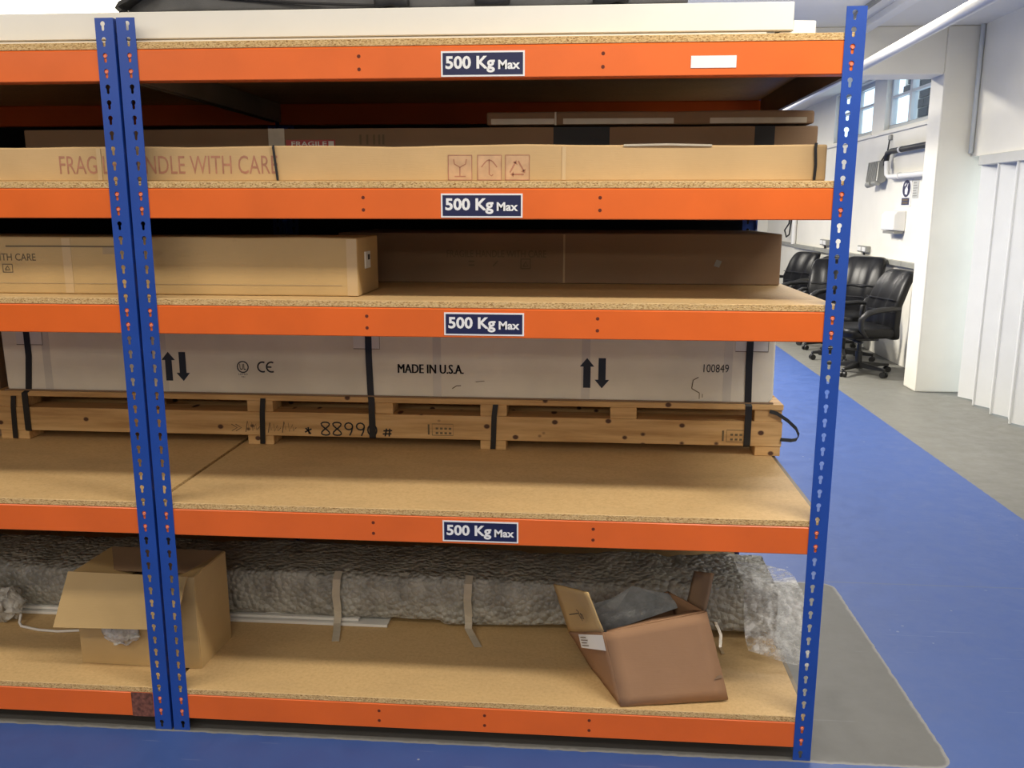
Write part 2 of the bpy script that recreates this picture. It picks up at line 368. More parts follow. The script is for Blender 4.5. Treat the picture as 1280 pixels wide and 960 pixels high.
# dark brick building seen through the window
bx, by0, by1 = 7.2, 11.5, 15.72
t = thing('brick_building', (bx, by1, 0), 'dark block building with pale joints outside the right window', 'building')
MB().box(bx + .03, bx + .6, by0, by1 - .64, 0, 6).box(bx + .03, bx + .6, by1 - .64, by1 - .01, 3.645, 6).build('wall', M['mortar'], t)
br = None
for r in range(16):
    z = 2.66 + r * .166; ye = by1 - (.64 if z < 3.6 else 0) - (r % 2) * .22
    for k in range(6):
        if br is None: br = MB().box(bx, bx + .05, by1 - .435, by1, 0, .148).build('brick', M['brick'], t, bevel=.004); o = br
        else: o = br.copy(); col.objects.link(o)
        o.location = (0, ye - k * .45 - by1, z)
# pipe under the lintel
pp = MB().tube([(3.0, yy, 2.495 - .011 * yy) for yy in (-5.9, -2, 1.1, 3.9, 6.6, 13.1)], .032, 14)
tag(pp.build('ceiling_pipe', M['white_metal'], loc=(3.0, 1, 2.45)), 'long white round pipe running away below the ceiling past the lintel', 'pipe')
tag(MB().box(3.27, 3.36, -5.9, YP, CZ - .05, CZ).build('cable_trunking', M['white_metal'], loc=(3.3, 0, CZ), bevel=.004), 'white square trunking fixed along the ceiling above the pipe', 'trunking')
tag(MB().box(3.10, 3.13, -5.9, 4.9, CZ - .03, CZ).build('ceiling_conduit', M['grey_metal'], loc=(3.1, 0, CZ), bevel=.003), 'thin grey conduit on the ceiling left of the white trunking', 'conduit')
tag(MB().cyl((4.215, 5.19, 1.95), (4.215, 5.19, CZ), .018, n=10).build('wall_conduit', M['frame'], loc=(4.215, 5.19, 1.95)), 'thin vertical conduit in the corner above the folding door', 'conduit')

# ------------------------------------------------------------------ window-wall fittings
tr = MB().box(XW - .045, XW, 5.5, 11.15, .962, 1.014).box(XW - .03, XW, 11.15, 13.2, .968, 1.02)
t = thing('dado_trunking', (XW, 9, .96), 'grey metal dado trunking running along the wall above the office chairs', 'trunking')
for yy in (7.86, 9.46): pass
tr.build('channel', M['trunk'], t, bevel=.004)
for yy in (6.62, 8.1, 9.9): MB().box(XW - .047, XW - .04, yy, yy + .012, .962, 1.014).build('joint_clip', M['grey_metal'], t)
for lab, y0, y1, z0, z1 in (('grey metal socket box above the trunking behind the rightmost chairs', 7.70, 8.02, 1.045, 1.115),
                            ('grey metal socket box above the trunking just left of the right blue post', 9.30, 9.62, 1.055, 1.13)):
    t = thing('socket_box', (XW, y0, z0), lab, 'socket', 'socket boxes on the window wall')
    MB().box(XW - .05, XW, y0, y1, z0, z1).build('box', M['grey_metal'], t, bevel=.006)
    for k in (0, 1): MB().box(XW - .058, XW - .049, y0 + .03 + k * .15, y0 + .14 + k * .15, z0 + .012, z1 - .012).build('plate', M['white_plastic'], t, bevel=.002)
    MB().cyl((XW - .02, y0 + .16, 1.0155), (XW - .02, y0 + .16, z0), .012, n=8).build('conduit', M['rubber'], t)
tag(MB().cyl((XW - .04, 11.12, 1.01), (XW - .04, 11.12, 2.3), .032, n=12).build('riser_pipe', M['white_metal'], loc=(XW - .04, 11.12, 1.01)), 'white vertical pipe rising from the trunking seen over the brown box', 'pipe')
cb = MB().tube([(XW - .03, 11.45, 1.5), (XW - .05, 11.42, 1.3), (XW - .08, 11.55, 1.2), (XW - .06, 11.5, 1.1), (XW - .04, 11.4, 1.14), (XW - .04, 11.35, 1.3), (XW - .03, 11.3, 1.5)], .012, 8)
tag(cb.build('hanging_cable', M['rubber'], loc=(XW - .03, 11.4, 1.1)), 'dark looped cable hanging beside the white riser pipe', 'cable')
t = thing('wall_heater', (XW - .08, 7.5, 1.78), 'grey ribbed heater hanging tilted on the wall below the right window', 'heater')
MB().prism([(XW - .10, 7.36, 2.0), (XW - .02, 7.36, 2.02), (XW - .02, 7.33, 1.80), (XW - .07, 7.33, 1.775), (XW - .12, 7.33, 1.80)], (0, .31, 0)).build('body', M['grey_metal'], t, bevel=.006)
for k in range(7): MB().hexa([(XW - .135, 7.345 + k * .045, 1.80), (XW - .115, 7.345 + k * .045, 1.80), (XW - .115, 7.365 + k * .045, 1.80), (XW - .135, 7.365 + k * .045, 1.80)], [(XW - .112, 7.365 + k * .045, 2.0), (XW - .09, 7.365 + k * .045, 2.0), (XW - .09, 7.385 + k * .045, 2.0), (XW - .112, 7.385 + k * .045, 2.0)]).build('rib', M['grey_metal'], t)
MB().cyl((XW - .10, 7.34, 1.785), (XW - .10, 7.48, 1.785), .03, n=10).build('lower_tube', M['trunk'], t)
MB().cyl((XW - .10, 7.52, 1.78), (XW - .10, 7.66, 1.77), .034, n=10).build('lower_tube', M['trunk'], t)
MB().tube([(XW - .02, 7.32, 2.23), (XW - .03, 7.33, 2.1), (XW - .06, 7.40, 2.01)], .008, 8).build('cord', M['rubber'], t)
MB().box(XW - .03, XW, 7.29, 7.35, 2.21, 2.26).build('cord_plate', M['grey_metal'], t, bevel=.004)
t = thing('lagged_pipe', (XW - .06, 6.9, 1.83), 'black lagged pipe with white return bend on the wall right of the heater', 'pipe')
MB().tube([(XW - .07, 5.5, 2.085), (XW - .07, 7.1, 2.085), (XW - .07, 7.2, 2.07), (XW - .07, 7.23, 2.0), (XW - .07, 7.23, 1.95)], .028, 12).build('lagging', M['rubber'], t)
MB().tube([(XW - .07, 7.20, 1.99), (XW - .07, 7.17, 1.86), (XW - .07, 7.1, 1.835), (XW - .07, 5.5, 1.832)], .026, 12).build('return_pipe', M['white_metal'], t)
MB().cyl((XW - .07, 6.80, 2.085), (XW - .07, 6.84, 2.085), .034, n=12).cyl((XW - .07, 6.78, 1.834), (XW - .07, 6.81, 1.834), .033, n=12).build('pipe_clip', M['white_metal'], t)
# signs: mandatory hand sign on white backing
t = thing('safety_sign', (XW, 6.76, 1.55), 'round dark blue safety sign with white hand symbol above a blue text plate', 'sign')
MB().box(XW - .006, XW, 6.63, 6.89, 1.54, 1.81).build('backing', M['white_plastic'], t)
O = (XW - .0075, 6.76, 1.712); U = (0, -1, 0)
disc = [(.105 * math.cos(a), .082 * math.sin(a)) for a in [2 * math.pi * i / 28 for i in range(28)]]
MB().poly(disc, O, U, Z).build('disc', M['navy'], t)
O2 = (XW - .0085, 6.76, 1.712)
h = MB().poly([(-.03, -.055), (.03, -.06), (.045, -.01), (.02, .02), (-.01, .012), (-.04, -.01)], O2, U, Z).poly([(.01, .015), (.03, .015), (.045, .045), (.03, .05)], O2, U, Z).ribbon([(-.05, .025), (-.01, .05)], .016, O2, U, Z)
h.build('hand_symbol', M['white_print'], t)
MB().box(XW - .0085, XW - .006, 6.665, 6.865, 1.555, 1.622).build('text_plate', M['navy'], t)
b = MB()
for k in range(2): b.ribbon([(-.075, 0), (.075, 0)], .014, (XW - .0095, 6.765, 1.575 + k * .028), U, Z)
b.build('text_line', M['ink_grey'], t)
t = thing('wall_notice', (XW, 6.52, 1.62), 'small grey printed notice beside the round blue sign', 'notice')
MB().box(XW - .005, XW, 6.455, 6.60, 1.62, 1.785).build('sheet', M['header'], t)
b = MB()
for k in range(6): b.ribbon([(-.055, 0), (.055 - (k % 3) * .015, 0)], .01, (XW - .0065, 6.53, 1.64 + k * .024), U, Z)
b.build('print', M['trunk'], t)
t = thing('towel_dispenser', (XW, 6.9, 1.28), 'white paper towel dispenser on the wall below the blue sign', 'dispenser')
MB().prism([(XW, 6.72, 1.30), (XW, 6.72, 1.50), (XW - .09, 6.72, 1.495), (XW - .12, 6.72, 1.46), (XW - .12, 6.72, 1.31)], (0, .36, 0)).build('casing', M['white_plastic'], t, bevel=.012, seg=2)
MB().box(XW - .10, XW - .01, 6.74, 7.06, 1.275, 1.302).build('outlet', M['grey_metal'], t)
MB().box(XW - .08, XW - .06, 7.079, 7.083, 1.37, 1.47).build('gauge_slot', M['rubber'], t)

# ------------------------------------------------------------------ office chairs
def pillow(mb, c, sx, sy, sz, e1=.45, e2=.35, nu=28, nv=14, fn=None, mi=0):
    def pw(v, e): return math.copysign(abs(v) ** e, v)
    vs = []; fs = []
    for j in range(nv + 1):
        ph = -math.pi / 2 + math.pi * j / nv
        for i in range(nu):
            th = 2 * math.pi * i / nu
            p = Vector((sx * pw(math.cos(ph), e1) * pw(math.cos(th), e2), sy * pw(math.cos(ph), e1) * pw(math.sin(th), e2), sz * pw(math.sin(ph), e1)))
            if fn: p = fn(p)
            vs.append(p + Vector(c))
    for j in range(nv):
        for i in range(nu): fs.append((j * nu + i, j * nu + (i + 1) % nu, (j + 1) * nu + (i + 1) % nu, (j + 1) * nu + i))
    return mb.add(vs, fs, mi, True)
def make_chair(label):
    t = thing('office_chair', (0, 0, 0), label, 'chair', 'black leather office chairs along the window wall')
    pillow(MB(), (0, -.02, .425), .26, .26, .065, .5, .45).build('seat', M['leather'], t)
    def bend(p):
        u = p.x / .26; h = (p.z + .33) / .66
        crease = .015 * math.sin(u * 10 * (1.25 - .65 * h)) * (1 if p.y < 0 else 0) * max(0, 1 - abs(u)) * (1 if h > .1 else 0)
        q = Vector((p.x * (1.0 - .12 * abs(2 * h - .8)), p.y + .10 * u * u * -.25 + crease, p.z))
        q.y += .14 * h * h + .02 - .06 * math.sin(h * 3.1)
        return q
    pillow(MB(), (0, .24, .68), .255, .06, .335, .24, .6, 64, 26, bend).build('backrest', M['leather'], t)
    for z in (.62, .74): MB().box(-.22, .22, .165, .176, z, z + .008).build('backrest_seam', M['bag_dark'], t)
    for s in (-1, 1):
        MB().tube([(s * .25, .22, .66), (s * .29, .12, .665), (s * .305, -.02, .655), (s * .30, -.12, .63), (s * .29, -.18, .57), (s * .28, -.17, .48), (s * .25, -.10, .40), (s * .2, 0, .375)], [.018, .024, .028, .028, .026, .022, .018, .014], 10).build('armrest', M['rubber'], t)
    MB().box(-.12, .12, -.12, .12, .335, .365).cyl((.1, -.13, .34), (.26, -.13, .345), .012, n=8).build('tilt_mechanism', M['rubber'], t, bevel=.006)
    MB().cyl((0, 0, .08), (0, 0, .22), .032, n=14).cyl((0, 0, .22), (0, 0, .34), .02, n=14).cyl((0, 0, .05), (0, 0, .11), .05, .04, n=14).build('gas_column', M['rubber'], t)
    for k in range(5):
        a = 2 * math.pi * k / 5 + .3; c, s = math.cos(a), math.sin(a); n = Vector((-s, c, 0))
        A = Vector((c * .03, s * .03, 0)); B = Vector((c * .31, s * .31, 0))
        lg = MB().hexa([A - n * .03 + Vector((0, 0, .06)), B - n * .017 + Vector((0, 0, .062)), B + n * .017 + Vector((0, 0, .062)), A + n * .03 + Vector((0, 0, .06))],
                       [A - n * .025 + Vector((0, 0, .115)), B - n * .014 + Vector((0, 0, .085)), B + n * .014 + Vector((0, 0, .085)), A + n * .025 + Vector((0, 0, .115))])
        leg = lg.build('leg', M['rubber'], t, bevel=.004)
        cs = MB(); q = Vector((c * .30, s * .30, .028))
        for sg in (-1, 1): cs.cyl(q + n * sg * .008, q + n * sg * .026, .028, n=12)
        cs.cyl(q + Vector((0, 0, .02)), q + Vector((0, 0, .045)), .009, n=8)
        cs.build('castor', M['rubber'], leg)
    return t
def copy_tree(o, parent=None):
    c = o.copy(); col.objects.link(c); c.parent = parent
    for ch in list(o.children): copy_tree(ch, c)
    return c
spots = [(3.76, 6.10, -76, 'black leather office chair nearest the white pillar, low seat'),
         (3.82, 6.85, -46, 'tall black leather office chair behind the nearest chair, right of the blue post'),
         (3.86, 7.62, -20, 'black leather office chair hidden mostly behind the right blue post'),
         (3.80, 8.45, -75, 'black leather office chair standing just left of the right blue post'),
         (3.80, 9.45, -60, 'black leather office chair farthest away beside the end of the brown box')]
proto = make_chair(spots[0][3])
for i, (x, y, a, lab) in enumerate(spots):
    o = proto if i == 0 else copy_tree(proto)
    o.location = (x, y, 0); o.rotation_euler = (0, 0, R(a)); o['label'] = lab
    if i == 0: o.scale = (1, 1, .95)
    if i in (1,): o.scale = (1, 1, 1.02)

# ------------------------------------------------------------------ racking
PITCH = .0381; ZSLOT = lambda i: 1.962 - i * PITCH
BZ = [ZSLOT(2.5), ZSLOT(11.5), ZSLOT(19.5), ZSLOT(34.5), ZSLOT(49.5)]; BH = .0385; BT = .018
DECK = [z + BH + BT for z in BZ]
DEP = 1.22
def key_outline():
    pts = []; r = .0063; zc = .005; hw = .0036
    a0 = math.asin(hw / r)
    for i in range(11):
        a = -math.pi / 2 + a0 + (2 * math.pi - 2 * a0) * i / 10
        pts.append((r * math.cos(a), zc + r * math.sin(a)))
    return pts + [(-hw, -.009), (-hw * .6, -.0118), (hw * .6, -.0118), (hw, -.009)]
KO = key_outline()
def slotted(mb, O, U, N, off, wd, th):
    """one slotted flange: O bottom corner, U width direction, N thickness direction"""
    O, U, N = Vector(O), Vector(U), Vector(N)
    def P(u, z, n): return O + U * u + Vector((0, 0, z)) + N * n
    for i in range(52):
        zc = ZSLOT(i); x0, x1, z0, z1 = -off, wd - off, -PITCH / 2, PITCH / 2
        k = len(KO); rim = []
        for (a, b) in KO:
            s = min([t for t in ((x1 / a if a > 1e-9 else 9e9), (x0 / a if a < -1e-9 else 9e9), (z1 / b if b > 1e-9 else 9e9), (z0 / b if b < -1e-9 else 9e9)) if t > 0])
            rim.append((a * s, b * s))
        def side(p):
            e = 1e-7
            return 0 if abs(p[0] - x1) < e else 1 if abs(p[1] - z1) < e else 2 if abs(p[0] - x0) < e else 3
        corner = {(0, 1): (x1, z1), (1, 2): (x0, z1), (2, 3): (x0, z0), (3, 0): (x1, z0)}
        vs = []; fs = []
        for n in (0, th):
            base = len(vs)
            vs += [P(a + off, zc + b, n) for a, b in KO] + [P(a + off, zc + b, n) for a, b in rim]
            for j in range(k):
                j2 = (j + 1) % k; f = [base + j, base + k + j]; s, s2 = side(rim[j]), side(rim[j2])
                while s != s2:
                    c = corner[(s, (s + 1) % 4)]; vs.append(P(c[0] + off, zc + c[1], n)); f.append(len(vs) - 1); s = (s + 1) % 4
                f += [base + k + j2, base + j2]
                fs.append(f if n else f[::-1])
            if n == 0: nb = len(vs)
        for j in range(k): fs.append((j, (j + 1) % k, nb + (j + 1) % k, nb + j))
        mb.add(vs, fs)
    zt = ZSLOT(0) + PITCH / 2
    for u in (0, wd): mb.add([P(u, 0, 0), P(u, 0, th), P(u, zt, th), P(u, zt, 0)], [(0, 1, 2, 3)])
    for z in (0, zt): mb.add([P(0, z, 0), P(wd, z, 0), P(wd, z, th), P(0, z, th)], [(0, 1, 2, 3)])
def upright_mb(sx, sy):
    b = MB(); th = .0018; wd = .048
    slotted(b, (0, 0, 0), (sx, 0, 0), (0, sy, 0), .028, wd, th)
    slotted(b, (0, sy * th, 0), (0, sy, 0), (sx, 0, 0), .026, .044, th)
    return b
up_me = {}
def upright(root, x, y, sx, sy):
    if (sx, sy) not in up_me:
        o = upright_mb(sx, sy).build('upright', M['blue']); up_me[(sx, sy)] = o.data
    else:
        o = bpy.data.objects.new('upright', up_me[(sx, sy)]); col.objects.link(o)
    o.parent = root; o.location = Vector((x, y, 0)) - Vector(root['_o']); return o
def load_sign(x0, x1, zc, beam):
    b = MB(); hh = .030; yf = .0018
    b.box(x0, x1, yf - .0008, yf + .001, zc - hh, zc + hh, 0)
    b.box(x0 + .0042, x1 - .0042, yf - .0013, yf - .0004, zc - hh + .0042, zc + hh - .0042, 1)
    O = (0, yf - .0016, zc)
    wdt = (x1 - x0)
    b.text('500 Kg', x0 + .011, x0 + wdt * .645, -.021, .0185, O, X, Z, 2, .032)
    b.text('Max', x0 + wdt * .685, x0 + wdt * .945, -.0135, .0085, O, X, Z, 2, .03)
    b.build('load_sign', [M['white_print'], M['navy'], M['white_print']], beam)
def rack(name, xl, xr, label, signs, seed):
    """xl / xr = slot columns of the two front uprights"""
    t = thing(name, ((xl + xr) / 2, DEP / 2, 0), label, 'shelving', 'boltless shelving bays standing side by side')
    ol, orr = xl - .028, xr + .028
    upright(t, ol, 0, 1, 1); upright(t, orr, 0, -1, 1); upright(t, ol, DEP, 1, -1); upright(t, orr, DEP, -1, -1)
    for k, zc in enumerate(BZ):
        for front in (True, False):
            b = MB()
            y0, y1 = (.0022, .040) if front else (DEP - .040, DEP - .0022)
            prof = [(y0, -BH + .002), (y0 + .002, -BH), (y1, -BH), (y1, BH), (y0 + .003, BH), (y0, BH - .003)]
            b.prism([(ol + .003, p[0], zc + p[1]) for p in prof], (orr - ol - .006, 0, 0))
            yf = y0 if front else y1; sg = -1 if front else 1
            for xc in (xl, xr):
                for dz in (-.5, .5):
                    z = zc + dz * PITCH + .003
                    b.cyl((xc, yf, z), (xc, yf + sg * .0035, z), .0052, .0036, 10, 1)
            if front:
                mid = (xl + xr) / 2
                for xc in ((mid - .302, mid + .302) if k < 4 else (mid - .302, mid + .004, mid + .302)):
                    for dz in (-.0155, .0155):
                        b.cyl((xc, yf + .0005, zc + dz), (xc, yf - .0006, zc + dz), .0048, .0044, 10, 2)
            o = b.build('beam', [M['orange'], M['rivet_sheen'], M['hole_shade']], t)
            if front and signs and k < 4: load_sign(*signs[k], o)
            if front and signs and k == 0:
                MB().box(1.404, 1.512, .0008, .0024, 1.846, 1.874).build('blank_label', M['white_print'], o)
            if front and not signs and k == 4:
                MB().box(-.152, -.087, .0012, .0024, zc - .038, zc + .038).build('worn_tape', M['scuff'], o)
        for s in (0, 1):
            top = BH + .012 if (s == 1 and signs) else BH - .002
            xa = ol + .0025 if s == 0 else orr - .0145
            MB().box(xa, xa + .012, .05, DEP - .05, zc - .03, zc + top).build('side_tie', M['side_steel'], t)
        b = MB(); z0, z1 = zc + BH + .0004, zc + BH + BT; xa, xb = ol + .0025, (orr - .017 if signs else orr - .0025)
        yy = .003
        v = [(xa, yy, z0), (xb, yy, z0), (xb, DEP - yy, z0), (xa, DEP - yy, z0), (xa, yy, z1), (xb, yy, z1), (xb, DEP - yy, z1), (xa, DEP - yy, z1)]
        b.add(v, [(0, 3, 2, 1), (4, 5, 6, 7)], 0); b.add(v, [(0, 1, 5, 4), (1, 2, 6, 5), (2, 3, 7, 6), (3, 0, 4, 7)], 1)
        b.build('shelf_board', [M['chip_top'], M['chip_edge']], t, bevel=.0012)
    return t
rack('shelving_bay', 0, 1.7816, 'blue and orange boltless shelving bay on the right with load signs',
     [(.795, 1.002, 1.8615), (.790, .998, 1.5195), (.794, 1.003, 1.217), (.782, .990, .6460)], 1)
rack('shelving_bay', -.0643 - 1.7816, -.0643, 'neighbouring shelving bay cut off by the left edge of the frame', None, 2)
for o in bpy.data.objects: pass

# ------------------------------------------------------------------ cartons
def wobble(o, amp, sc, seed=0):
    for v in o.data.vertices:
        p = v.co * sc + Vector((seed * 7.3, seed * 3.1, 0)); v.co += Vector((0, noise.noise(p), noise.noise(p + Vector((5, 5, 5))))) * amp
def slab(x0, x1, y0, y1, z0, z1, n=40):
    b = MB(); xs = [x0 + (x1 - x0) * i / n for i in range(n + 1)]; vs = []
    for x in xs: vs += [(x, y0, z0), (x, y1, z0), (x, y1, z1), (x, y0, z1)]
    fs = [(i * 4 + j, i * 4 + 4 + j, i * 4 + 4 + (j + 1) % 4, i * 4 + (j + 1) % 4) for i in range(n) for j in range(4)]
    return b.add(vs, fs + [(0, 1, 2, 3), (4 * n + 3, 4 * n + 2, 4 * n + 1, 4 * n)])
def carton(name, label, x0, x1, y0, y1, z0, z1, mat, bev=.004, amp=.0025, seed=0, cat='box', group=None):
    t = thing(name, ((x0 + x1) / 2, (y0 + y1) / 2, z0), label, cat, group)
    o = slab(x0, x1, y0, y1, z0 + .0008, z1).build('body', mat, t, bevel=bev, seg=2)
    for v in o.data.vertices:
        p = v.co * 6 + Vector((seed * 7.3, seed * 3.1, 0))
        if v.co.z > .01: v.co.z += noise.noise(p) * amp
        pass
    return t
# --- second shelf
z = DECK[1]
A = carton('long_carton', 'long tan carton marked FRAGILE HANDLE WITH CARE at the front of the second shelf', -.98, 1.753, .050, .31, z, z + .090, M['card_tan'], amp=.004, seed=1)
SA = lambda x: 1.15 + (x - 1.15) * 1.0125
yA = .050
O = (0, yA - .0006, z)
MB().text('FRAGILE HANDLE WITH CARE', SA(-.226), SA(.363), .020, .067, O, X, Z, 0).build('warning_text', M['ink_red'], A)
b = MB()
for x0 in (SA(.807), SA(.882), SA(.953)):
    c = MB()
    b.poly([(x0, .004), (x0 + .061, .004), (x0 + .061, .066), (x0, .066)], O, X, Z, 1)
O1 = (0, yA - .0011, z)
for x0 in (SA(.807), SA(.882), SA(.953)):
    b.ribbon([(x0, .004), (x0 + .061, .004), (x0 + .061, .066), (x0, .066), (x0, .003)], .0025, O1, X, Z)
x0 = SA(.807)
b.ribbon([(x0 + .014, .056), (x0 + .016, .044), (x0 + .030, .036), (x0 + .045, .044), (x0 + .047, .056)], .0028, O1, X, Z).ribbon([(x0 + .030, .036), (x0 + .030, .014)], .0028, O1, X, Z).ribbon([(x0 + .016, .013), (x0 + .045, .013)], .0028, O1, X, Z)
x0 = SA(.882)
b.ribbon([(x0 + .010 + .04 * i / 8, .036 + .018 * math.sin(math.pi * i / 8)) for i in range(9)], .003, O1, X, Z).ribbon([(x0 + .030, .055), (x0 + .030, .018), (x0 + .036, .014), (x0 + .040, .018)], .0028, O1, X, Z)
x0 = SA(.953)
P3 = [(x0 + .030, .056), (x0 + .052, .018), (x0 + .009, .018)]
for i in range(3):
    p, q = Vector(P3[i]), Vector(P3[(i + 1) % 3]); d = (q - p)
    b.ribbon([tuple(p + d * .12), tuple(p + d * .8)], .004, O1, X, Z)
    n = Vector((-d.y, d.x)).normalized() * .007; e = p + d * .72
    b.poly([tuple(e - n), tuple(e + n), tuple(p + d * .92)][::1], O1, X, Z)
b.build('handling_symbols', [M['ink_red'], M['pink']], A)
MB().strap([(.345, yA - .0035, z + .093), (.344, yA - .004, z + .088), (.3475, yA - .0035, z + .05), (.352, yA - .003, z + .003)], .006, .002, X).build('strap', M['black'], A)
MB().strap([(1.724, yA - .0035, z + .093), (1.723, yA - .004, z + .08), (1.726, yA - .0035, z + .04), (1.7245, yA - .003, z + .003)], .007, .002, X).build('strap', M['black'], A)
for x0, wd in ((1.095, .01), (-.138, .012)):
    MB().box(x0, x0 + wd, yA - .0015, yA, z + .004, z + .086).build('tape', M['tape_tan'], A)
MB().strap([(1.25, yA - .002, z + .089), (1.36, yA - .004, z + .0905), (1.47, yA - .002, z + .088)], .005, .0015, Z).build('torn_edge', M['clear_tape'], A)
carton('long_carton', 'brown carton just behind the tan FRAGILE carton, only its right end showing', -.20, 1.785, .315, .62, z, z + .089, M['card_brown'], seed=2)
z2 = z + .093
B = carton('long_carton', 'flat dark brown carton with red fragile tape lying behind the tan carton', -.515, 1.798, .33, .75, z2, z2 + .066, M['card_brown'], seed=3, amp=.0015)
MB().box(.232, .28, .3293, .3303, z2, z2 + .066).build('tape', M['clear_tape'], B)
MB().box(.284, .43, .3292, .3303, z2 + .012, z2 + .034).build('fragile_tape', M['red_tape'], B)
MB().text('FRAGILE', .300, .405, z2 + .016, z2 + .0295, (0, .3288, 0), X, Z, 0, .02).poly([(.410, z2 + .016), (.426, z2 + .016), (.426, z2 + .030), (.410, z2 + .030)], (0, .3288, 0), X, Z).build('tape_text', M['paper'], B)
b = MB()
for k, x0 in enumerate((.505, .525, .545, .56, .572)): b.ribbon([(x0, z2 + .02), (x0, z2 + .048)], .006, (0, .3293, 0), X, Z)
b.build('printed_mark', M['ink_grey'], B)
for x0, x1 in ((1.063, 1.222), (1.625, 1.68)): MB().box(x0, x1, .3292, .3304, z2 + .001, z2 + .066).build('black_band', M['ink'], B)
z3 = z2 + .071
Cc = carton('long_carton', 'thin dark carton wrapped in shiny tape, topmost of the second shelf', .872, 1.786, .33, .62, z3, z3 + .036, M['card_brown'], seed=4, amp=.003, bev=.006)
for x0, x1 in ((.885, 1.065), (1.09, 1.40), (1.50, 1.765)): MB().box(x0, x1, .3292, .3303, z3 + .003, z3 + .018).build('tape', M['clear_tape'], Cc)
MB().box(1.066, 1.071, .3290, .3303, z3, z3 + .036).build('tape', M['clear_tape'], Cc)
# --- third shelf
z = DECK[2]
D = carton('long_carton', 'golden tan carton at the front left of the third shelf, marked HANDLE WITH CARE', -1.05, .545, .095, .335, z, z + .159, M['card_gold'], seed=5, amp=.0025)
O = (0, .0944, z)
b = MB().text('FRAGILE HANDLE WITH CARE', -.70, -.366, .092, .112, O, X, Z, 0, .01)
for x0 in (-.612, -.54, -.465):
    b.ribbon([(x0, .06), (x0 + .028, .06), (x0 + .028, .082), (x0, .082), (x0, .059)], .003, O, X, Z).ribbon([(x0 + .006, .066), (x0 + .020, .066), (x0 + .014, .077), (x0 + .007, .068)], .004, O, X, Z)
b.build('warning_text', M['ink_grey'], D)
MB().strap([(-.45, .0944, z + .132), (-.30, .0944, z + .1325), (-.12, .0944, z + .132)], .004, .001, Z).build('scored_line', M['ink_grey'], D)
MB().box(-.287, -.262, .0942, .0955, z + .004, z + .155).build('tape', M['tape_tan'], D)
MB().box(.515, .543, .0942, .0955, z + .003, z + .155).build('tape', M['tape_tan'], D)
MB().box(-.17, -.07, .0942, .0955, z + .112, z + .134).build('tape', M['tape'], D)
MB().box(.5455, .549, .17, .225, z + .072, z + .118).build('address_label', M['paper'], D)
MB().box(.5485, .5495, .195, .218, z + .095, z + .11).build('label_print', M['ink'], D)
MB().strap([(-1.0, .0944, z + .03), (.5, .0944, z + .03)], .0015, .0008, Z).build('crease', M['tape'], D)
E_ = carton('long_carton', 'dark brown carton at the back of the third shelf marked FRAGILE HANDLE WITH CARE', .36, 1.772, .575, 1.10, z, z + .160, M['card_brown'], seed=6, amp=.0015)
O = (0, .5743, z)
b = MB().text('FRAGILE HANDLE WITH CARE', .715, 1.036, .083, .106, O, X, Z, 0, .01)
b.ribbon([(.955, .048), (.985, .048), (.985, .078), (.955, .078), (.955, .047)], .004, O, X, Z).ribbon([(.962, .055), (.978, .055), (.970, .07), (.962, .056)], .004, O, X, Z)
b.ribbon([(.785, .07), (.805, .07)], .004, O, X, Z).ribbon([(.785, .058), (.805, .058)], .004, O, X, Z).ribbon([(.865, .055), (.88, .072)], .004, O, X, Z)
b.build('warning_text', M['ink_grey'], E_)
MB().poly([(1.565, .060), (1.582, .055), (1.590, .075), (1.573, .080)], (0, .5742, z), X, Z).build('sticker', M['trunk'], E_)
MB().box(1.09, 1.096, .5740, .5755, z + .003, z + .157).build('tape', M['tape'], E_)
# --- fourth shelf: pallet and strapped white carton
z = DECK[3]; PY = .62
pal = thing('wooden_pallet', (.46, .88, z), 'long pine pallet on the fourth shelf with handwritten numbers', 'pallet')
def blk(x0, x1, y0, y1, z0, z1, name='block'): return MB().box(x0, x1, y0, y1, z + z0, z + z1).build(name, M['pine'], pal, bevel=.0015)
for yy in (PY, .85, 1.06):
    for x0, x1 in ((-.905, -.80), (.0, .092), (.815, .903), (1.735, 1.818)): blk(x0, x1, yy + .003, yy + .09, .0006, .034)
    blk(-.907, 1.82, yy, yy + .095, .034, .118, 'stringer')
    for x0, x1 in ((-.905, -.80), (-.42, -.33), (.003, .094), (.43, .515), (.815, .905), (1.253, 1.341), (1.728, 1.817)): blk(x0, x1, yy + .003, yy + .092, .118, .158, 'spacer_block')
for k in range(4): blk(-.907, 1.82, PY - .002 + k * .135, PY + .122 + k * .135, .158, .177, 'deck_board')
for x0, zt in ((.055, .166), (.860, .160), (-.848, .158)):
    MB().strap([(x0 + .008, PY - .003, z + zt), (x0 + .003, PY - .003, z + .118), (x0, PY - .003, z + .034), (x0 - .002, PY - .001, z + .004)], .018, .0025, X).build('strap', M['black'], pal)
MB().strap([(1.775, PY - .004, z + .155), (1.80, PY - .006, z + .148), (1.835, PY - .008, z + .125), (1.862, PY - .010, z + .10), (1.872, PY - .012, z + .078), (1.866, PY - .010, z + .063), (1.850, PY - .006, z + .058), (1.815, PY - .004, z + .060)], .012, .0025, (.25, .2, 1)).build('strap_end', M['black'], pal)
O = (0, PY - .0012, z)
b = MB(); wv = .0052
def stroke(pts, x0, sc): b.ribbon([(x0 + a * sc, .040 + c * sc) for a, c in pts], wv, O, X, Z)
eight = [(.5 + .32 * math.sin(2 * a), .5 + .5 * math.cos(a)) for a in [2 * math.pi * i / 18 for i in range(19)]]
nine = [(.5 + .3 * math.cos(a), .72 + .26 * math.sin(a)) for a in [2 * math.pi * i / 12 for i in range(13)]] + [(.7, .3), (.55, 0)]
